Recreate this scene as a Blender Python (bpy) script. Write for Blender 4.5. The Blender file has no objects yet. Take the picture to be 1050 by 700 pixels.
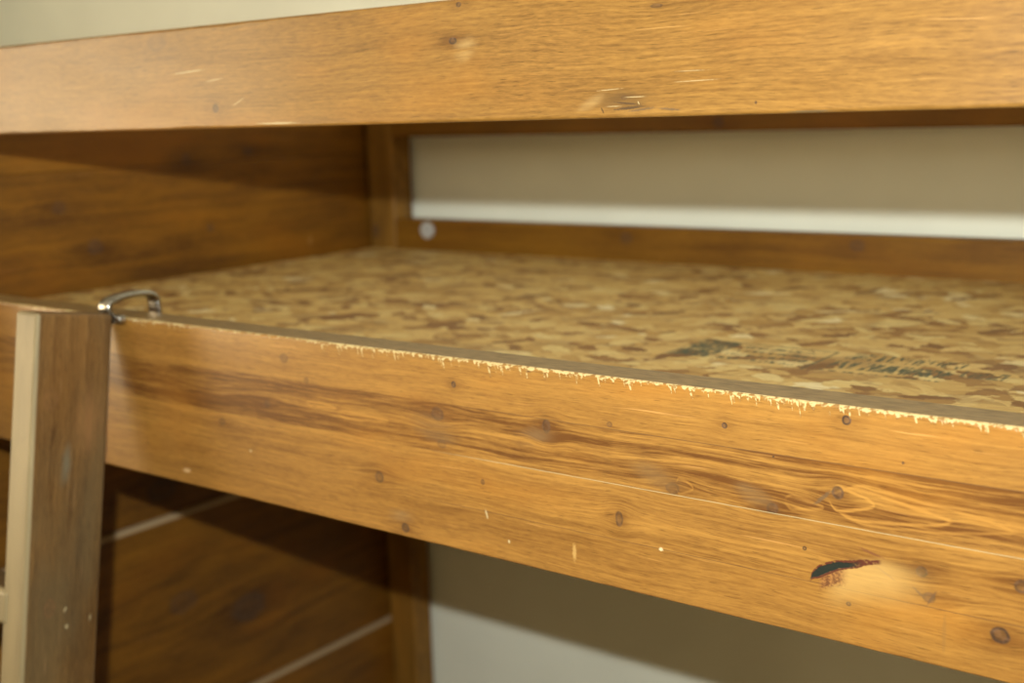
import bpy, bmesh, math, random
from mathutils import Vector, Matrix, noise as mnoise
rnd = random.Random(7)
sc = bpy.context.scene
Z0 = 1.30                       # height of the top edge of the side rail above the floor

# ------------------------------------------------------------------ camera
F_PX, YAW, PITCH, ROLL = 1260.65, 0.65465, -0.18348, -0.0311
CAM = Vector((1.76974, -0.83669, 0.21669 + Z0))
fw = Vector((-math.sin(YAW) * math.cos(PITCH), math.cos(YAW) * math.cos(PITCH), math.sin(PITCH)))
r0 = fw.cross(Vector((0, 0, 1))).normalized()
u0 = r0.cross(fw)
r1 = math.cos(ROLL) * r0 + math.sin(ROLL) * u0
u1 = -math.sin(ROLL) * r0 + math.cos(ROLL) * u0
cd = bpy.data.cameras.new('camera')
cam = bpy.data.objects.new('camera', cd)
sc.collection.objects.link(cam)
cam.matrix_world = Matrix(((r1.x, u1.x, -fw.x, CAM.x), (r1.y, u1.y, -fw.y, CAM.y), (r1.z, u1.z, -fw.z, CAM.z), (0, 0, 0, 1)))
cd.sensor_width = 36.0
cd.lens = F_PX / 1050 * 36
cd.clip_start = 0.01
cd.dof.use_dof = True
cd.dof.focus_distance = 0.98
cd.dof.aperture_fstop = 4.3
sc.camera = cam

# ------------------------------------------------------------------ world, lights, exposure
w = bpy.data.worlds.new('world'); sc.world = w; w.use_nodes = True
w.node_tree.nodes['Background'].inputs[0].default_value = (0.9, 0.85, 0.75, 1)
w.node_tree.nodes['Background'].inputs[1].default_value = 0.3

def area(name, loc, target, sx, sy, power, col):
    l = bpy.data.lights.new(name, 'AREA'); l.shape = 'RECTANGLE'; l.size = sx; l.size_y = sy
    l.energy = power; l.color = col
    o = bpy.data.objects.new(name, l); sc.collection.objects.link(o)
    o.location = loc
    o.rotation_euler = (Vector(target) - Vector(loc)).to_track_quat('-Z', 'Z').to_euler()
    return o
# the flash on top of the camera: its shadows fall just below the rails on the wall
area('flash_light', (1.752, -0.866, 0.349 + Z0), (-0.35, 1.07, Z0 + 0.26), 0.022, 0.012, 33.0, (0.95, 1.0, 0.95))
# warm daylight in the window of the left wall
area('window_light', (-1.60, -1.60, 1.45), (-0.60, -1.60, 1.45), 1.9, 1.3, 68.0, (1.0, 0.77, 0.46))

sc.view_settings.view_transform = 'Standard'
sc.view_settings.look = 'None'
sc.view_settings.gamma = 1.0
sc.view_settings.use_curve_mapping = False
sc.view_settings.exposure = 0.0
sc.cycles.use_denoising = True
sc.cycles.max_bounces = 8
sc.cycles.sample_clamp_indirect = 6.0

# ------------------------------------------------------------------ node helpers
class S:
    """a socket with arithmetic"""
    def __init__(s, t, k): s.t = t; s.k = k
    def _m(s, op, *a, clamp=False):
        n = s.t.nodes.new('ShaderNodeMath'); n.operation = op; n.use_clamp = clamp
        for i, v in enumerate((s,) + a):
            if isinstance(v, S): s.t.links.new(v.k, n.inputs[i])
            else: n.inputs[i].default_value = v
        return S(s.t, n.outputs[0])
    def __add__(s, o): return s._m('ADD', o)
    def __sub__(s, o): return s._m('SUBTRACT', o)
    def __mul__(s, o): return s._m('MULTIPLY', o)
    def __truediv__(s, o): return s._m('DIVIDE', o)
    def pow(s, o): return s._m('POWER', o)
    def mx(s, o): return s._m('MAXIMUM', o)
    def mn(s, o): return s._m('MINIMUM', o)
    def sin(s): return s._m('SINE')
    def abs(s): return s._m('ABSOLUTE')
    def inv(s): return s._m('MULTIPLY', -1.0) + 1.0
    def clamp(s): return s._m('ADD', 0.0, clamp=True)
    def ss(s, a, b):            # 0 at a, 1 at b, smooth
        n = s.t.nodes.new('ShaderNodeMapRange'); n.interpolation_type = 'SMOOTHSTEP'
        s.t.links.new(s.k, n.inputs[0])
        lo, hi = (a, b) if a < b else (b, a)
        n.inputs[1].default_value = lo; n.inputs[2].default_value = hi
        n.inputs[3].default_value = 0 if a < b else 1
        n.inputs[4].default_value = 1 if a < b else 0
        return S(s.t, n.outputs[0])

class Mat:
    def __init__(s, name):
        s.m = bpy.data.materials.new(name); s.m.use_nodes = True
        s.t = s.m.node_tree; s.b = s.t.nodes['Principled BSDF']
        tc = s.t.nodes.new('ShaderNodeTexCoord')
        sp = s.t.nodes.new('ShaderNodeSeparateXYZ'); s.t.links.new(tc.outputs['Object'], sp.inputs[0])
        s.P = S(s.t, tc.outputs['Object'])
        s.x, s.y, s.z = (S(s.t, sp.outputs[i]) for i in range(3))
    def vec(s, x, y, z=0.0):
        n = s.t.nodes.new('ShaderNodeCombineXYZ')
        for i, v in enumerate((x, y, z)):
            if isinstance(v, S): s.t.links.new(v.k, n.inputs[i])
            else: n.inputs[i].default_value = v
        return S(s.t, n.outputs[0])
    def noise(s, v, scale=1.0, detail=3.0, rough=0.55, dist=0.0, col=False):
        n = s.t.nodes.new('ShaderNodeTexNoise')
        s.t.links.new(v.k, n.inputs['Vector'])
        n.inputs['Scale'].default_value = scale; n.inputs['Detail'].default_value = detail
        n.inputs['Roughness'].default_value = rough; n.inputs['Distortion'].default_value = dist
        return S(s.t, n.outputs[1 if col else 0])
    def voro(s, v, scale, rand=1.0, feature='F1'):
        n = s.t.nodes.new('ShaderNodeTexVoronoi'); n.feature = feature
        s.t.links.new(v.k, n.inputs['Vector']); n.inputs['Scale'].default_value = scale
        n.inputs['Randomness'].default_value = rand
        return n
    def mix(s, a, b, f, mode='MIX'):
        n = s.t.nodes.new('ShaderNodeMix'); n.data_type = 'RGBA'; n.blend_type = mode
        for i, v in ((6, a), (7, b), (0, f)):
            if isinstance(v, S): s.t.links.new(v.k, n.inputs[i])
            elif i == 0: n.inputs[0].default_value = v
            else: n.inputs[i].default_value = (*v, 1)
        return S(s.t, n.outputs[2])
    def ramp(s, f, stops):
        n = s.t.nodes.new('ShaderNodeValToRGB')
        e = n.color_ramp.elements
        while len(e) < len(stops): e.new(0.5)
        for el, (p, c) in zip(e, stops): el.position = p; el.color = (*c, 1)
        s.t.links.new(f.k, n.inputs[0])
        return S(s.t, n.outputs[0])
    def vlen(s, c, r, src=None):
        """distance from c in units of r (vectors)"""
        n = s.t.nodes.new('ShaderNodeVectorMath'); n.operation = 'MULTIPLY_ADD'
        s.t.links.new((src or s.P).k, n.inputs[0])
        n.inputs[1].default_value = [1 / v for v in r]
        n.inputs[2].default_value = [-a / b for a, b in zip(c, r)]
        l = s.t.nodes.new('ShaderNodeVectorMath'); l.operation = 'LENGTH'
        s.t.links.new(n.outputs[0], l.inputs[0])
        return S(s.t, l.outputs['Value'])
    def out(s, color, rough=0.5, bump=None, bstr=0.3, bdist=0.001, spec=0.5, metal=0.0, coat=0.0, coat_rough=0.3):
        def st(k, v):
            if isinstance(v, S): s.t.links.new(v.k, s.b.inputs[k])
            elif isinstance(v, tuple): s.b.inputs[k].default_value = (*v, 1)
            else: s.b.inputs[k].default_value = v
        st('Base Color', color); st('Roughness', rough); st('Specular IOR Level', spec); st('Metallic', metal)
        st('Coat Weight', coat); st('Coat Roughness', coat_rough)
        if bump is not None:
            n = s.t.nodes.new('ShaderNodeBump'); n.inputs['Strength'].default_value = bstr
            n.inputs['Distance'].default_value = bdist
            s.t.links.new(bump.k, n.inputs['Height']); s.t.links.new(n.outputs[0], s.b.inputs['Normal'])
        return s.m

def wood(name, along='x', across='z', light=(.40, .205, .052), dark=(.20, .085, .018), knots=(), seams=(), strips=None,
         chips=False, fgrain=1.0, marks=(), void=None, dirt=0.35, grain=1.0, rough=0.38, coat=0.5, wear_top=None, seed=0.0,
         grey=None, edge_pale=None, flames=(), coat_rough=0.3, knot_col=(.045, .024, .014)):
    m = Mat(name)
    A = getattr(m, along); B = getattr(m, across)
    third = [a for a in 'xyz' if a not in (along, across)][0]
    T = getattr(m, third)
    ai, bi = 'xyz'.index(along), 'xyz'.index(across)
    def P3(a, b, far):
        c = [0, 0, 0]; c[ai] = a; c[bi] = b; return c
    wob = m.noise(m.vec(A * 5.0, B * 14.0, seed), 1.0, 2.0)
    wobf = m.noise(m.vec(A * 55.0, B * 90.0, seed + 3), 1.0, 2.0)
    Bw = B + (wob - 0.5) * 0.016
    kd = None; halo = None; rings = None
    for (a, b, ra, rb, dk, wp) in knots:
        r = [1e3] * 3; r[ai] = ra; r[bi] = rb
        d = m.vlen(P3(a, b, 0), r)
        if wp > 0:
            # grain bends around the knot
            side = ((B - b) / (rb * 1.5))
            r2 = [1e3] * 3; r2[ai] = ra * 4.5; r2[bi] = rb * 2.6
            g = m.vlen(P3(a, b, 0), r2).ss(1.6, 0.0)
            Bw = Bw - side * g * (rb * 0.75 * wp)
            h = g * 0.60 * dk * min(1.0, wp)
            halo = h if halo is None else halo.mx(h)
        dn = d + (wobf - 0.5) * 0.7
        dk = min(1.0, dk * 1.25)
        core = dn.ss(1.20, 0.85) * dk
        core = core - dn.ss(0.80, 0.40) * (0.40 * dk)
        kd = core if kd is None else kd.mx(core)
    for (a0, a1, b, h, s_) in flames:      # cathedral figure: pale outline of a tongue in the grain, open at a0, tip at a1
        t = (A - a0) / (a1 - a0)
        tc = t.clamp()
        wdt = (tc * -1.0 + 1.0).pow(.62) * tc.ss(-.12, .22) * h
        v = ((B + (wob - .5) * .010 + (wobf - .5) * .0030) - b)
        d = (v.abs() - wdt).abs()
        rg = d.ss(.0020, .0001) * t.ss(-.05, .12) * t.ss(1.03, .97) * s_
        rings = rg if rings is None else rings.mx(rg)
    # long grain
    g1 = m.noise(m.vec(A * 2.2, Bw * 75.0, T * 20.0 + seed), 1.0, 4.0, 0.6, 0.35)
    g2 = m.noise(m.vec(A * 14.0, Bw * 420.0, T * 60.0 + seed), 1.0, 3.0, 0.6)
    g3 = m.noise(m.vec(A * 5.0, Bw * 16.0, T * 8.0 + seed), 1.0, 3.0, 0.5, 0.4)
    pore = m.noise(m.vec(A * 60.0, Bw * 900.0, T * 90.0 + seed), 1.0, 1.0)
    mot = m.noise(m.vec(A * 70.0, Bw * 420.0, T * 60.0 + seed), 1.0, 2.0, .7)
    f = g1 * (1.25 * grain) + g2 * (1.0 * fgrain) + g3 * (1.3 * grain) + mot * (.9 * fgrain) - (0.5 * (2.55 * grain + 1.9 * fgrain) - 0.42)
    if strips:
        tot = None
        for (b0, b1, add, gr) in strips:
            msk = B.ss(b0 - .0006, b0 + .0006) * B.ss(b1 + .0006, b1 - .0006)
            t = msk * ((g1 - 0.5) * gr + (g2 - 0.5) * (gr * .8) + add)
            tot = t if tot is None else tot + t
        f = f + tot
    if rings is not None: f = f - rings * 0.25
    if halo is not None: f = f + halo
    f = f.clamp()
    col = m.mix(light, dark, f)
    if rings is not None: col = m.mix(col, tuple(c * 1.25 for c in light), (rings * .7).clamp())
    # warm / olive shifts of the stain
    bl = m.noise(m.vec(A * 3.5, B * 9.0, seed + 9), 1.0, 3.0, 0.6)
    col = m.mix(col, tuple(c * k for c, k in zip(light, (1.15, .95, .6))), bl.ss(.48, .75) * .45)
    if grey: col = m.mix(col, grey, bl.ss(.55, .30) * .6)
    col = m.mix(col, tuple(c * .35 for c in dark), pore.ss(.62, .74) * (.45 * dirt / .35))
    fleck = m.noise(m.vec(A * 9.0, Bw * 330.0, T * 40 + seed + 5), 1.0, 2.0)
    col = m.mix(col, tuple(min(1, c * 1.6 + .03) for c in light), fleck.ss(.66, .78) * .5)
    if edge_pale:   # paler colour on the front edge, varied along the grain
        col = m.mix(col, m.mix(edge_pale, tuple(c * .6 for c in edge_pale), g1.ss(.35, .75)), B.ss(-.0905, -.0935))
    if kd is not None:
        kring = m.noise(m.vec(A * 160.0, B * 200.0, seed + 2), 1.0, 2.0)
        col = m.mix(col, m.mix(knot_col, tuple(k * 2.3 for k in knot_col), kring.ss(.4, .65)), kd.clamp())
    for (b, s_, a0, a1, cc) in seams:
        d = ((B + (m.noise(m.vec(A * 30.0, 0.0, seed), 1.0, 2.0) - .5) * .0008) - b).abs()
        msk = d.ss(.0005, .0001) * s_ * A.ss(a0, a0 + .12) * A.ss(a1, a1 - .02)
        col = m.mix(col, cc, msk.clamp())
    bumpv = g2 * 0.5 + pore * 0.5
    fine = m.noise(m.vec(A * 420.0, B * 700.0, seed), 1.0, 2.0) if marks else None
    for (a, b, ra, rb, rot, cc, s_) in marks:
        # scratches and nicks with ragged outlines; wide ones are soft stains that follow the grain
        ca, sa = math.cos(rot), math.sin(rot)
        da = A - a; db = B - b
        uu = (da * ca + db * sa) / ra; vv = (db * ca - da * sa) / rb
        if min(ra, rb) > .0035:
            d = (uu * uu + vv * vv).pow(.5) + (wobf - .5) * .8
            col = m.mix(col, cc, d.ss(1.5, .2) * g1.ss(.30, .62) * s_)
        else:
            d = (uu * uu + vv * vv).pow(.5) + (fine - .5) * 1.3
            col = m.mix(col, cc, d.ss(1.25, .45) * s_)
    if void:
        # bark inclusion: arc-shaped black gap with reddish brown bark beside it
        # parabola-like arc running from lower left to upper right
        (xa, za, xb, zb) = void
        t = (A - xa) / (xb - xa)
        arc = t.clamp().pow(.55) * (zb - za) + za
        dd = (B - arc) + (wobf - .5) * .0045
        hf = m.noise(m.vec(A * 330.0, B * 430.0, 2.0), 1.0, 2.0)
        d2 = dd.abs() + (hf - .5) * .0016
        hw = t.ss(-.05, .12) * t.ss(1.05, .15) * .0036 + .0004
        inside = t.ss(-.02, .03) * t.ss(1.04, .96)
        gap = (d2 - hw * .85).ss(.0005, -.0004) * inside * t.ss(.80, .55)
        bark = (d2 - hw - .0011).ss(.0007, -.0004) * inside
        under = (dd + (hf - .5) * .006).ss(-.017, -.012) * (dd + hf * .002).ss(-.001, -.002) * t.ss(.10, .20) * t.ss(.58, .40)
        col = m.mix(col, (.50, .31, .10), (dd.ss(-.040, -.012) * t.ss(.1, .5) * t.ss(1.9, 1.0) * dd.ss(.006, -.004)) * .55)
        col = m.mix(col, m.mix((.30, .13, .04), (.10, .032, .014), hf.ss(.35, .6)), under * .85)
        col = m.mix(col, (.085, .022, .012), bark * hf.ss(.80, .50))
        col = m.mix(col, (.014, .018, .014), gap)
        bumpv = bumpv - gap * 4.0
    if chips:
        # splintered pale wood along the top front edge, with short tears running down
        zt, amt = chips
        depth = (B * -1.0) + zt
        env = m.noise(m.vec(A * 9.0, 1.5), 1.0, 2.0).ss(.36, .60)
        n1 = m.noise(m.vec(A * 120.0, 4.0), 1.0, 3.0, .7)
        n2 = m.noise(m.vec(A * 420.0 + B * 90.0, B * 25.0, 8.0), 1.0, 1.0)
        n3 = m.noise(m.vec(A * 45.0, 12.0), 1.0, 2.0)
        tear = n2.ss(.56, .66) * n3.ss(.38, .55)
        lim = n1.ss(.42, .66) * (.0036 * amt) + .0009 + tear * n1.ss(.36, .56) * (.0085 * amt)
        lim = lim * (env * .75 + .25)
        body = m.noise(m.vec(A * 220.0, B * 420.0), 1.0, 2.0)
        chip = (depth - lim + (body - .5) * .0022).ss(.0005, -.0004)
        face = T.ss(.0034, .0020)
        col = m.mix(col, (.10, .045, .015), ((depth - lim).ss(.0022, .0002) * env * n1.ss(.5, .62) * face) * .55)
        col = m.mix(col, m.mix((.47, .35, .155), (.24, .125, .035), body.ss(.47, .60)), chip * face)
        bumpv = bumpv - chip * face * 1.5
        topm = B.ss(zt - .0010, zt - .0002) * T.ss(.0022, .0040)
        dust = m.noise(m.vec(A * 60.0, T * 200.0, 6.0), 1.0, 3.0)
        col = m.mix(col, m.mix((.215, .140, .056), (.120, .074, .027), dust.ss(.35, .7)), topm * .9)
        coat = topm * (-coat) + coat
    if wear_top is not None:
        for zt in wear_top:
            dd = (B * -1.0) + zt
            col = m.mix(col, (.42, .30, .17), dd.ss(.0105, .0085) * dd.ss(-.002, .0) * .9)
    rg = m.noise(m.vec(A * 6.0, B * 22.0, seed + 4), 1.0, 3.0)
    return m.out(col, rg * .2 + (rough - .1), bumpv, .22, .0006, .3, 0.0, coat, coat_rough)

# ------------------------------------------------------------------ mesh helpers
def link(name, bm, mat, parent=None, smooth=False):
    me = bpy.data.meshes.new(name)
    bmesh.ops.recalc_face_normals(bm, faces=bm.faces)
    bm.to_mesh(me); bm.free()
    if mat: me.materials.append(mat)
    for p in me.polygons: p.use_smooth = smooth and p.area < 4e-5
    o = bpy.data.objects.new(name, me); sc.collection.objects.link(o)
    if parent: o.parent = parent
    return o

def box_bm(x0, x1, y0, y1, z0, z1, bev=0.0, seg=2, bm=None):
    b = bmesh.new()
    vs = [b.verts.new((x, y, z)) for x in (x0, x1) for y in (y0, y1) for z in (z0, z1)]
    for f in ((0, 1, 3, 2), (4, 6, 7, 5), (0, 4, 5, 1), (2, 3, 7, 6), (0, 2, 6, 4), (1, 5, 7, 3)):
        b.faces.new([vs[i] for i in f])
    if bev: bmesh.ops.bevel(b, geom=list(b.edges), offset=bev, segments=seg, profile=.5, affect='EDGES')
    if bm is None: return b
    me = bpy.data.meshes.new('tmp'); b.to_mesh(me); b.free(); bm.from_mesh(me); bpy.data.meshes.remove(me)
    return bm

def beam_bm(x0, x1, y0, y1, z0, z1, bev=.003, step=.004, jit=.0006, rough_top=0.0):
    """long board along x whose edges are slightly irregular, with splintered front top edge"""
    b = bmesh.new()
    n = max(2, int((x1 - x0) / step)); rings = []
    seg = 4
    for i in range(n + 1):
        x = x0 + (x1 - x0) * i / n
        ring = []
        for (cy, cz, sy, sz, a0) in ((y0, z1, 1, -1, 180), (y1, z1, -1, -1, 90), (y1, z0, -1, 1, 0), (y0, z0, 1, 1, -90)):
            top_front = (cy == y0 and cz == z1)
            nn = mnoise.noise(Vector((x * 40, cy * 9, cz * 7))) * jit + mnoise.noise(Vector((x * 6, cy, cz + 4))) * jit
            r = bev + nn
            if top_front and rough_top:
                r += rough_top * max(0, mnoise.noise(Vector((x * 130, 3, 1))) + .3 * mnoise.noise(Vector((x * 330, 5, 1))) + .15)
            r = max(r, bev * .4)
            for k in range(seg + 1):
                a = math.radians(a0 - 90 * k / seg)
                ring.append(b.verts.new((x, cy + sy * r + math.cos(a) * r, cz + sz * r + math.sin(a) * r)))
        rings.append(ring)
    m = len(rings[0])
    for i in range(n):
        for k in range(m):
            b.faces.new((rings[i][k], rings[i][(k + 1) % m], rings[i + 1][(k + 1) % m], rings[i + 1][k]))
    b.faces.new(rings[0]); b.faces.new(list(reversed(rings[-1])))
    return b

def cyl_bm(c, axis, r, h, seg=24, bev=0.0, bm=None):
    b = bmesh.new()
    bmesh.ops.create_cone(b, cap_ends=True, segments=seg, radius1=r, radius2=r, depth=h)
    if bev:
        ed = [e for e in b.edges if len(e.link_faces) == 2 and any(len(f.verts) > 4 for f in e.link_faces)]
        bmesh.ops.bevel(b, geom=ed, offset=bev, segments=3, profile=.5, affect='EDGES')
    q = Vector((0, 0, 1)).rotation_difference(Vector(axis))
    bmesh.ops.transform(b, matrix=Matrix.Translation(c) @ q.to_matrix().to_4x4(), verts=b.verts)
    if bm is None: return b
    me = bpy.data.meshes.new('tmp'); b.to_mesh(me); b.free(); bm.from_mesh(me); bpy.data.meshes.remove(me)
    return bm

def empty(name, loc, label=None, cat=None):
    o = bpy.data.objects.new(name, None); o.empty_display_size = .1
    sc.collection.objects.link(o); o.location = loc
    if label: o['label'] = label; o['category'] = cat
    return o

def struct(name, bm, mat, parent=None):
    o = link(name, bm, mat, parent)
    if not parent: o['kind'] = 'structure'
    return o

# ------------------------------------------------------------------ room
def plaster(name, c):
    m = Mat(name)
    n = m.noise(m.P, 3.0, 3.0); n2 = m.noise(m.P, 260.0, 2.0)
    col = m.mix(c, tuple(v * .94 for v in c), n.ss(.4, .65))
    return m.out(col, .9, n2, .12, .0006, .2)
wall_m = plaster('cream_wall_paint', (.82, .815, .69))
ceil_m = plaster('ceiling_paint', (.80, .77, .68))
fl = Mat('floor_carpet')
floor_m = fl.out(fl.mix((.30, .22, .13), (.20, .14, .08), fl.noise(fl.P, 80.0, 3.0).ss(.4, .6)), .95, fl.noise(fl.P, 300.0, 2.0), .5, .003, .1)
WX0, WX1, WY0, WY1, H = -1.55, 3.2, -3.0, 1.068, 2.5
struct('floor', box_bm(WX0 - .1, WX1 + .1, WY0 - .1, WY1 + .1, -.1, 0), floor_m)
struct('ceiling', box_bm(WX0 - .1, WX1 + .1, WY0 - .1, WY1 + .1, H, H + .1), ceil_m)
struct('wall_back', box_bm(WX0 - .1, WX1 + .1, WY1, WY1 + .1, 0, H), wall_m)
struct('wall_right', box_bm(WX1, WX1 + .1, WY0, WY1, 0, H), wall_m)
struct('wall_front', box_bm(WX0 - .1, WX1 + .1, WY0 - .1, WY0, 0, H), wall_m)
oy0, oy1, oz0, oz1 = -2.60, -.60, .75, 2.15
wb = bmesh.new()
box_bm(WX0 - .1, WX0, WY0, oy0, 0, H, bm=wb); box_bm(WX0 - .1, WX0, oy1, WY1, 0, H, bm=wb)
box_bm(WX0 - .1, WX0, oy0, oy1, 0, oz0, bm=wb); box_bm(WX0 - .1, WX0, oy0, oy1, oz1, H, bm=wb)
struct('wall_left', wb, wall_m)
pm = Mat('white_frame_paint'); frame_m = pm.out(pm.mix((.75, .74, .70), (.68, .67, .62), pm.noise(pm.P, 12.0).ss(.4, .6)), .4)
wf = bmesh.new()
box_bm(WX0 - .06, WX0 + .015, oy0, oy0 + .05, oz0, oz1, .004, bm=wf); box_bm(WX0 - .06, WX0 + .015, oy1 - .05, oy1, oz0, oz1, .004, bm=wf)
box_bm(WX0 - .06, WX0 + .015, oy0, oy1, oz0, oz0 + .05, .004, bm=wf); box_bm(WX0 - .06, WX0 + .015, oy0, oy1, oz1 - .05, oz1, .004, bm=wf)
struct('window_1', wf, frame_m)

# ------------------------------------------------------------------ materials of the bed
K = []
def k(a, b, ra, rb, dk=.8, wp=1.0): K.append((a, b + Z0, ra, rb, dk, wp))
k(1.0587, -.0249, .0026, .0030, .85, .5)
k(1.0371, -.0551, .0075, .0060, .45, 1.3)
k(1.0415, -.0835, .0050, .0040, .30, .8)
k(1.1619, -.0508, .0042, .0062, .55, 1.2)
k(1.2272, -.0405, .0024, .0022, .55, .4)
k(1.3337, -.0274, .0024, .0026, .85, .6)
k(1.4324, -.0108, .0034, .0036, .85, .5)
k(1.1447, -.0030, .0020, .0015, .6, 0)
k(.9591, -.1286, .0055, .0056, .50, 1.1)
k(.9906, -.1746, .0050, .0046, .65, .9)
k(1.0889, -.1126, .0022, .0026, .55, .4)
k(1.2354, -.1215, .0036, .0064, .55, 1.2)
k(.8329, -.0222, .0060, .0050, .40, .6)
k(.8027, -.0739, .0050, .0036, .45, 1.0)
k(.7280, -.1025, .0050, .0040, .45, .6)
k(.8640, -.0423, .0030, .0030, .40, .3)
k(1.2872, -.0862, .0062, .0046, .40, 1.4)
k(1.3746, -.0874, .0050, .0040, .50, 1.2)
k(1.4268, -.0665, .0046, .0048, .65, 1.3)
k(1.4013, -.1147, .0016, .0016, .75, 0)
k(1.4906, -.1148, .0042, .0040, .60, 1.0)
k(1.4966, -.1325, .0050, .0040, .45, 1.0)
k(1.4368, -.1514, .0018, .0016, .75, .4)
k(1.5466, -.1494, .0062, .0060, .75, 1.0)
k(1.5593, -.1116, .0050, .0046, .60, .8)
k(1.375, -.0465, .0009, .0009, .8, 0)
k(1.475, -.0365, .0010, .0010, .8, 0)
pale = (.50, .40, .22)
rail_marks = [(1.2758, -.1402 + Z0, .0022, .0018, 0, (.60, .48, .28), .9),
              (1.0921, -.1427 + Z0, .0012, .0045, .3, pale, .7),
              (1.1888, -.1600 + Z0, .0022, .0085, 0, (.55, .34, .11), .55),
              (.7711, -.1291 + Z0, .0016, .0014, 0, pale, .9),
              (1.1171, -.1641 + Z0, .0012, .0020, .4, pale, .8),
              (.660, -.168 + Z0, .007, .0028, .1, (.60, .40, .2), .6),
              (1.508, -.158 + Z0, .0016, .016, 0, (.22, .11, .03), .5),
              (1.4635, -.121 + Z0, .010, .0008, -.5, (.13, .06, .03), .8),
              (1.4530, -.108 + Z0, .010, .0012, -.25, (.14, .05, .02), .8),
              (1.4155, -.0720 + Z0, .010, .0016, .75, (.12, .07, .035), .8),
              (1.489, -.131 + Z0, .0010, .006, .9, (.10, .05, .025), .8), (1.4985, -.1330 + Z0, .0012, .007, -.5, (.10, .05, .025), .8),
              (1.0330, -.0700 + Z0, .026, .012, -.2, (.20, .125, .055), .55),
              (1.148, -.062 + Z0, .020, .008, .2, (.22, .135, .06), .5),
              (1.270, -.078 + Z0, .024, .010, -.3, (.21, .12, .045), .5),
              (1.360, -.080 + Z0, .018, .007, -.3, (.20, .12, .05), .5),
              (.985, -.165 + Z0, .016, .008, .2, (.26, .17, .08), .45),
              (1.222, -.040 + Z0, .007, .006, 0, (.22, .10, .025), .4)]
side_wood = wood('worn_pine_side_rail', knots=K, strips=[
        (Z0 - .0445, Z0 + .01, -.10, .3), (Z0 - .092, Z0 - .0445, .22, 2.0),
        (Z0 - .140, Z0 - .092, -.06, .9), (Z0 - .20, Z0 - .140, -.02, .4)],
    seams=[(Z0 - .0445, .75, 1.0, 3, (.10, .05, .02)), (Z0 - .0915, .7, 1.0, 3, (.42, .35, .2)), (Z0 - .1402, .7, .95, 3, (.09, .045, .02))],
    chips=(Z0, 1.0), marks=rail_marks, void=(1.4065, Z0 - .1385, 1.4600, Z0 - .1140),
flames=[(1.420, 1.455, Z0 - .0710, .0105, .85), (1.422, 1.510, Z0 - .0730, .0135, .75), (1.424, 1.552, Z0 - .0725, .0165, .5), (.862, .905, Z0 - .0660, .0030, .8), (.905, .975, Z0 - .0715, .0035, .7), (1.385, 1.416, Z0 - .0800, .0060, .45), (1.290, 1.306, Z0 - .0845, .0075, .35)],
    light=(.345, .166, .034), dark=(.110, .040, .008), coat=.42, coat_rough=.20, grain=.30, fgrain=.75)
GK = [(.7547, .2308 + Z0, .0042, .0044, .8, .6), (1.0731, .2793 + Z0, .0045, .0028, .95, 1.0), (1.0813, .309 + Z0, .0030, .0024, .7, .6),
      (1.2757, .2934 + Z0, .0050, .0014, .5, .6), (.6673, .300 + Z0, .016, .007, .28, .5), (1.3588, .2189 + Z0, .0010, .0010, .8, 0),
      (1.2459, .226 + Z0, .0030, .0016, .5, .5)]
g_marks = [(.716, .2690 + Z0, .026, .0007, .05, pale, .7), (.755, .259 + Z0, .014, .0006, .1, pale, .5), (.79, .236 + Z0, .010, .0006, .4, pale, .5),
           (1.245, .224 + Z0, .026, .0075, 0, (.085, .045, .015), .75), (1.250, .2178 + Z0, .016, .0012, .08, (.05, .028, .014), .85), (1.248, .2215 + Z0, .012, .0008, -.1, (.05, .028, .014), .8),
           (1.2255, .2165 + Z0, .0008, .0030, .5, (.06, .03, .01), .9), (1.262, .2165 + Z0, .014, .0009, .1, (.10, .06, .03), .8),
           (1.287, .2160 + Z0, .010, .0010, -.1, (.10, .06, .03), .8), (1.255, .2262 + Z0, .010, .0004, 0, pale, .55), (1.2590, .2215 + Z0, .0005, .0016, .5, pale, .6),
           (1.236, .2195 + Z0, .007, .0004, 0, pale, .45), (1.31, .2365 + Z0, .020, .0004, .02, pale, .4), (1.305, .244 + Z0, .014, .0004, 0, pale, .35),
           (1.232, .2325 + Z0, .012, .0004, .05, pale, .45), (1.214, .2220 + Z0, .014, .0045, .5, (.36, .23, .09), .4),
           (1.086, .271 + Z0, .012, .009, .5, (.50, .33, .13), .4), (.845, .2140 + Z0, .03, .0010, 0, pale, .6), (1.40, .2115 + Z0, .018, .0009, 0, (.12, .09, .05), .7)]
guard_wood = wood('worn_pine_guard_rail', knots=GK, marks=g_marks, light=(.262, .130, .028), dark=(.090, .038, .008), coat=.24, coat_rough=.17, grain=.42, fgrain=1.1, seed=31.0)
in_wood = wood('dark_stained_pine', 'y', 'z', light=(.21, .084, .005), dark=(.065, .023, .002), seams=[(Z0 + .147, .6, -1, 3, (.05, .018, .004))], strips=[(Z0 + .147, Z0 + .4, -.16, .1)], dirt=.25, seed=12.0, rough=.55, coat=.0,
               knots=[(.36, .02 + Z0, .014, .012, .5, 1), (.56, .155 + Z0, .010, .009, .6, 1), (.30, .09 + Z0, .012, .01, .4, 1),
                      (.70, .162 + Z0, .012, .006, .6, 1), (.60, .03 + Z0, .006, .008, .6, .6), (.16, .075 + Z0, .012, .012, .6, 1),
                      (.47, -.64 + Z0, .03, .02, .4, 1), (.62, -.70 + Z0, .04, .025, .55, 1), (.45, -.42 + Z0, .03, .02, .6, 1)],
               marks=[(.843, -.0175 + Z0, .0016, .010, -.15, (.42, .26, .10), .7)], wear_top=(Z0 - .471, Z0 - .8573))
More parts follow.
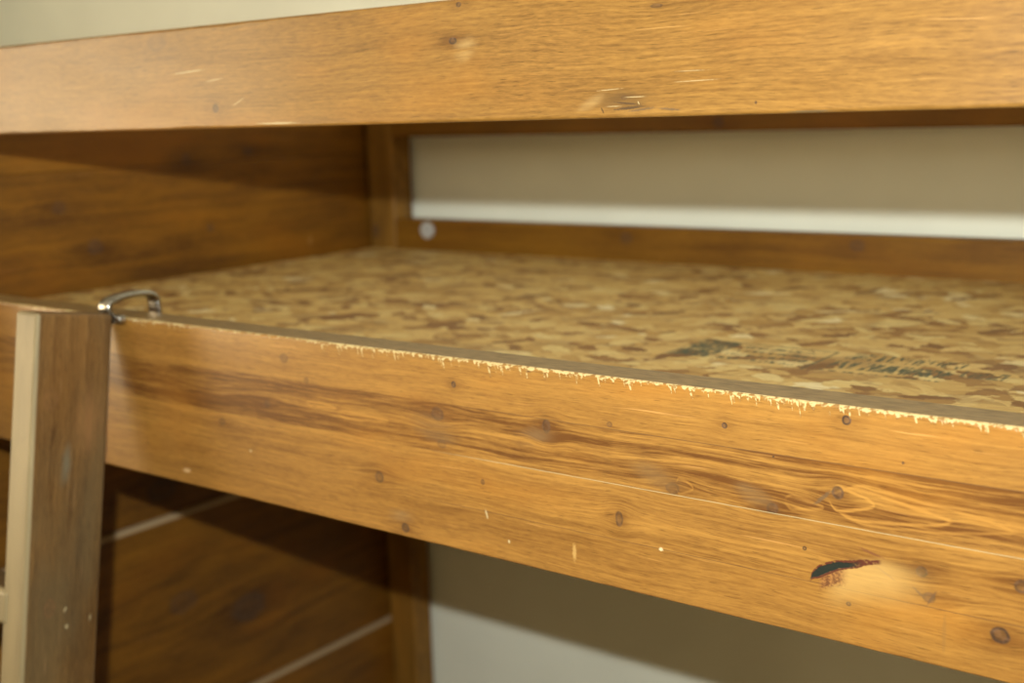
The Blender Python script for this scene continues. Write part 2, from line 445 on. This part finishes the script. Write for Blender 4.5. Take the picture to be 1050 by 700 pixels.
back_wood = wood('dark_stained_pine_back', 'x', 'z', light=(.21, .092, .006), dark=(.085, .030, .002), dirt=.2, seed=5.0, rough=.55, coat=.0,
                 knots=[(.62, -.005 + Z0, .012, .009, .5, 1), (1.04, -.002 + Z0, .012, .008, .5, 1), (.80, .192 + Z0, .009, .008, .7, 1)])
post_wood = wood('stained_pine_post', 'z', 'x', light=(.27, .128, .018), dark=(.10, .043, .006), dirt=.2, seed=22.0, rough=.55, coat=.0,
                 knots=[(-.012 + Z0, .018, .012, .009, .6, 1)])
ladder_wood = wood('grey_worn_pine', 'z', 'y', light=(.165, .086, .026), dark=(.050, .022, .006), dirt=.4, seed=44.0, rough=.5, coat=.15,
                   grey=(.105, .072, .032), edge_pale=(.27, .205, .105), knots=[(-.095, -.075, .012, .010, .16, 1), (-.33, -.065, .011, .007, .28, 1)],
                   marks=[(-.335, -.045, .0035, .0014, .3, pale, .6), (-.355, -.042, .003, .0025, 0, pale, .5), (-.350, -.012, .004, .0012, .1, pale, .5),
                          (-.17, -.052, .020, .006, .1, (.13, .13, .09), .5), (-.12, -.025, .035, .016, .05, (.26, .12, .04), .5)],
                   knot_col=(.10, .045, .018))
mm = Mat('brushed_steel')
steel = mm.out(mm.mix((.46, .45, .43), (.30, .29, .27), mm.noise(mm.P, 90.0, 3.0).ss(.4, .7)), .22, mm.noise(mm.P, 300.0), .1, .0004, .5, 1.0)
nm = Mat('grey_metal_cap')
capm = nm.out(nm.mix((.55, .55, .53), (.42, .42, .42), nm.noise(nm.P, 120.0).ss(.4, .6)), .45, None, metal=.3)

# ------------------------------------------------------------------ OSB deck
def osb():
    m = Mat('oriented_strand_board')
    w1 = m.noise(m.vec(m.x * 9.0, m.y * 9.0), 1.0, 2.0, .5, 0, True)
    def layer(rot, sx, sy, off, wamp):
        ca, sa = math.cos(rot), math.sin(rot)
        u = (m.x * ca + m.y * sa); v = (m.y * ca - m.x * sa)
        wn = m.noise(m.vec(m.x * 22.0 + off, m.y * 22.0), 1.0, 2.0)
        wn2 = m.noise(m.vec(m.x * 22.0, m.y * 22.0 + off + 7), 1.0, 2.0)
        wn = wn + m.noise(m.vec(m.x * 85.0 + off, m.y * 110.0, 1.0), 1.0, 2.0) * .55
        wn2 = wn2 + m.noise(m.vec(m.x * 85.0, m.y * 110.0 + off, 4.0), 1.0, 2.0) * .55
        vo = m.voro(m.vec(u * sx + (wn - .5) * wamp + off, v * sy + (wn2 - .5) * wamp + off), 1.0)
        n = m.t.nodes.new('ShaderNodeSeparateColor'); m.t.links.new(vo.outputs['Color'], n.inputs[0])
        g = m.noise(m.vec(u * 30.0 + off, v * 330.0), 1.0, 3.0, .6)
        return S(m.t, n.outputs[0]), S(m.t, n.outputs[1]), g, S(m.t, vo.outputs['Distance'])
    a, a2, ga, da = layer(.25, 21, 44, 0.0, 1.1)
    b, b2, gb, db = layer(-.55, 25, 50, 5.3, 1.1)
    c, c2, gc, dc = layer(1.15, 19, 44, 11.7, 1.1)
    stops = [(0, (.15, .065, .016)), (.09, (.24, .115, .030)), (.24, (.40, .235, .066)), (.45, (.50, .32, .100)), (.75, (.57, .385, .135)), (.95, (.62, .46, .18)), (1, (.74, .62, .36))]
    ca_ = m.ramp(a, stops); cb_ = m.ramp(b, stops); cc_ = m.ramp(c, stops)
    selb = b2.ss(.50, .53) * db.ss(.62, .52)
    selc = c2.ss(.62, .65) * dc.ss(.60, .50)
    col = m.mix(m.mix(ca_, cb_, selb), cc_, selc)
    g = m.mix(m.mix(m.vec(ga, ga, ga), m.vec(gb, gb, gb), selb), m.vec(gc, gc, gc), selc)
    sg = m.t.nodes.new('ShaderNodeSeparateColor'); m.t.links.new(g.k, sg.inputs[0]); gg = S(m.t, sg.outputs[0])
    dk_ = m.noise(m.vec(m.x * 14.0, m.y * 26.0, 2.0), 1.0, 3.0, .6, .6)
    col = m.mix(col, (.30, .155, .05), gg.ss(.45, .70) * .55)
    col = m.mix(col, (.20, .10, .035), dk_.ss(.60, .72) * .6)
    # edges of flakes: slim shadowless resin lines
    col = m.mix(col, (.16, .075, .03), (da.ss(.60, .75) * selb.inv() * .35))
    # grey green printed stamp: a framed box, a logo block and rows of smudged letters
    def rect(x0, x1, y0, y1, e=.0015): return m.x.ss(x0 - e, x0 + e) * m.x.ss(x1 + e, x1 - e) * m.y.ss(y0 - e, y0 + e) * m.y.ss(y1 + e, y1 - e)
    nt = m.noise(m.vec(m.x * 150.0, m.y * 60.0), 1.0, 2.0)
    rag = m.noise(m.vec(m.x * 90.0, m.y * 90.0, 3.0), 1.0, 3.0, .7)
    ink = rect(1.100, 1.150, .312, .402) * nt.ss(.62, .50)
    ink = ink.mx(rect(1.100, 1.262, .3985, .4020)).mx(rect(1.2595, 1.2625, .302, .402))
    rows = ((m.y * 300.0).sin()).ss(-.1, .25)
    strokes = m.noise(m.vec(m.x * 260.0, m.y * 45.0, 8.0), 1.0, 1.0).ss(.47, .53)
    ink = ink.mx(rect(1.158, 1.252, .312, .392) * rows * strokes)
    cols_ = m.noise(m.vec(m.x * 210.0, m.y * 25.0, 5.0), 1.0, 1.0).ss(.48, .53)
    ink = ink.mx(rect(1.278, 1.398, .308, .405) * cols_ * ((m.y * 130.0 + 1.0).sin()).ss(-.9, -.6))
    ink = ink.mx(rect(1.405, 1.450, .340, .372) * cols_ * .8)
    ink = ink * rag.ss(.74, .46) * .95
    col = m.mix(col, (.050, .062, .036), ink.clamp())
    bump = gg * .6 + a * .7 + selb * b * 1.0 + selc * c * 1.0
    return m.out(col, .62, bump, .35, .0010, .35)
osb_m = osb()

# ------------------------------------------------------------------ bunk bed
L, D = 2.04, 1.0
PW, PD = .0722, .0572
bed = empty('bunk_bed', (0, 0, 0), 'stained pine bunk bed frame with worn orange-brown rails, standing against the cream wall', 'bunk bed')
zt = Z0
sr = link('side_rail', beam_bm(PW, L - PW, 0, .0416, zt - .184, zt, .0022, .0025, .0006, .0024), side_wood, bed, True)
sr['label'] = 'front side rail with splintered pale top edge and dark knots'
gr_ = link('guard_rail', beam_bm(PW, L - PW, 0, .038, zt + .2103, zt + .3141, .0030, .004, .0008), guard_wood, bed, True)
gr_['label'] = 'front guard rail, a broad worn orange board'
br = link('side_rail', beam_bm(PW, L - PW, D, D + .04, zt - .16, zt + .0140, .004, .01, .0008), back_wood, bed, True)
br['label'] = 'dark back side rail along the wall'
bg = link('guard_rail', beam_bm(PW, L - PW, D, D + .038, zt + .1767, zt + .270, .004, .01, .0008), back_wood, bed, True)
bg['label'] = 'dark back guard rail'
for ex in (0, L - PW):
    for py in (0.0, D):
        link('post', box_bm(ex, ex + PW, py, py + PD, 0, zt + (.305 if py else .3141), .006, 3), post_wood, bed, False)
# end boards run between the posts; every board stands a little proud of the one above it
bands = ((-1.242, -.8573, .0), (-.8573, -.471, -.006), (-.471, -.0800, -.012), (-.0800, .1470, -.012), (.1470, .3000, -.0125))
for side in (0, 1):
    for i, (a, b, pr) in enumerate(bands):
        if side == 0: bm = box_bm(.000 - .036, pr, PD - .012, D + PD, zt + a, zt + b - .0004, .0012, 2)
        else: bm = box_bm(L - pr, L + .036, PD - .012, D + PD, zt + a, zt + b - .0004, .0012, 2)
        link('end_board', bm, in_wood, bed, False)
# cap over the bolt that holds the back rail to the post
link('bolt_cap', cyl_bm((.160, D - .0035, zt - .006), (0, -1, 0), .0165, .007, 28, .002), capm, br, True)
# cleats that carry the deck
cl = link('deck_cleat', beam_bm(PW, L - PW, .0416, .072, zt - .105, zt - .0640, .002, .02), back_wood, bed)
cl2 = link('deck_cleat', beam_bm(PW, L - PW, D - .030, D, zt - .105, zt - .0640, .002, .02), back_wood, bed)

# OSB sheet on the cleats
bm = bmesh.new()
n = 60
box_bm(.0135, L - .0135, .0580, D - .001, zt - .0639, zt - .0459, .0012, 2, bm)
deck = link('bed_deck', bm, osb_m)
deck['label'] = 'tan and brown strand board sheet with a smudged green stamp, lying between the bed rails'
deck['category'] = 'bed board'

# ------------------------------------------------------------------ ladder
LEAN = math.radians(9.2)
lad = empty('bed_ladder', (.36, -.004 - (Z0 + .006) * math.tan(LEAN), 0.0),
            'greyish worn pine ladder leaning on the front side rail, its metal hook over the rail', 'ladder')
frame = Matrix.Translation(Vector((.540, -.0095, Z0 + .0045)) - lad.location) @ Matrix.Rotation(-LEAN, 4, 'X')
# in stile space: x across, y from rail side (0) to the front (-), z up along the stile
def stile_bm(xc):
    b = box_bm(-.0215, .0215, -.096, 0.0, -1.298 / math.cos(LEAN), 0.0, .0045, 3)
    return b
def put(o, m4):
    o.matrix_local = m4
def stile(xc):
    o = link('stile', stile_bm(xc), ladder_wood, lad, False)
    put(o, frame @ Matrix.Translation((xc, 0, 0)))
    return o
st = stile(0.0); st2 = stile(-.364)
for kx in range(4):
    z = -.332 - kx * .27
    b = box_bm(-.364 + .006, -.010, -.0985, -.050, z - .020, z + .020, .006, 3)
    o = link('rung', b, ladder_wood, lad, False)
    put(o, frame)
# rounded steel strap hook: sweeps over the rail
def sweep(path, xw, th, segs=6):
    """flat strap: path in (y,z), width along x, thickness th, rounded section"""
    pts = []
    P = [Vector((0, a, b)) for a, b in path]
    for _ in range(3):                      # corner cutting
        Q = [P[0]]
        for a, b in zip(P, P[1:]): Q += [a * .75 + b * .25, a * .25 + b * .75]
        Q.append(P[-1]); P = Q
    bm = bmesh.new(); rings = []
    for i, p in enumerate(P):
        t = (P[min(i + 1, len(P) - 1)] - P[max(i - 1, 0)]).normalized()
        nrm = Vector((0, -t.z, t.y))
        ring = []
        for j in range(20):
            a = 2 * math.pi * j / 20
            cx, cz = math.cos(a), math.sin(a)
            ex = (abs(cx) ** .45) * (1 if cx >= 0 else -1) * xw / 2
            ez = (abs(cz) ** .7) * (1 if cz >= 0 else -1) * th / 2
            ring.append(bm.verts.new(p + Vector((ex, 0, 0)) + nrm * ez))
        rings.append(ring)
    for A_, B_ in zip(rings, rings[1:]):
        for j in range(20): bm.faces.new((A_[j], A_[(j + 1) % 20], B_[(j + 1) % 20], B_[j]))
    bm.faces.new(rings[0]); bm.faces.new(list(reversed(rings[-1])))
    return bm
hk = sweep([(-.0050, -.006), (-.0062, .000), (-.0120, .0080), (-.0100, .0170), (.0120, .0225), (.0420, .0225), (.0560, .0165), (.0575, .004), (.0570, -.020)], .021, .0076)
hook = link('hook', hk, steel, lad, True)
hook.location = Vector((.5480, 0, Z0)) - lad.location
hook['label'] = 'bent steel hook strap over the rail'
sb = cyl_bm((.568, -.0062, Z0 - .0015), (1, 0, 0), .0052, .012, 20, .002)
for v in sb.verts: v.co -= lad.location
link('screw', sb, steel, lad, True)
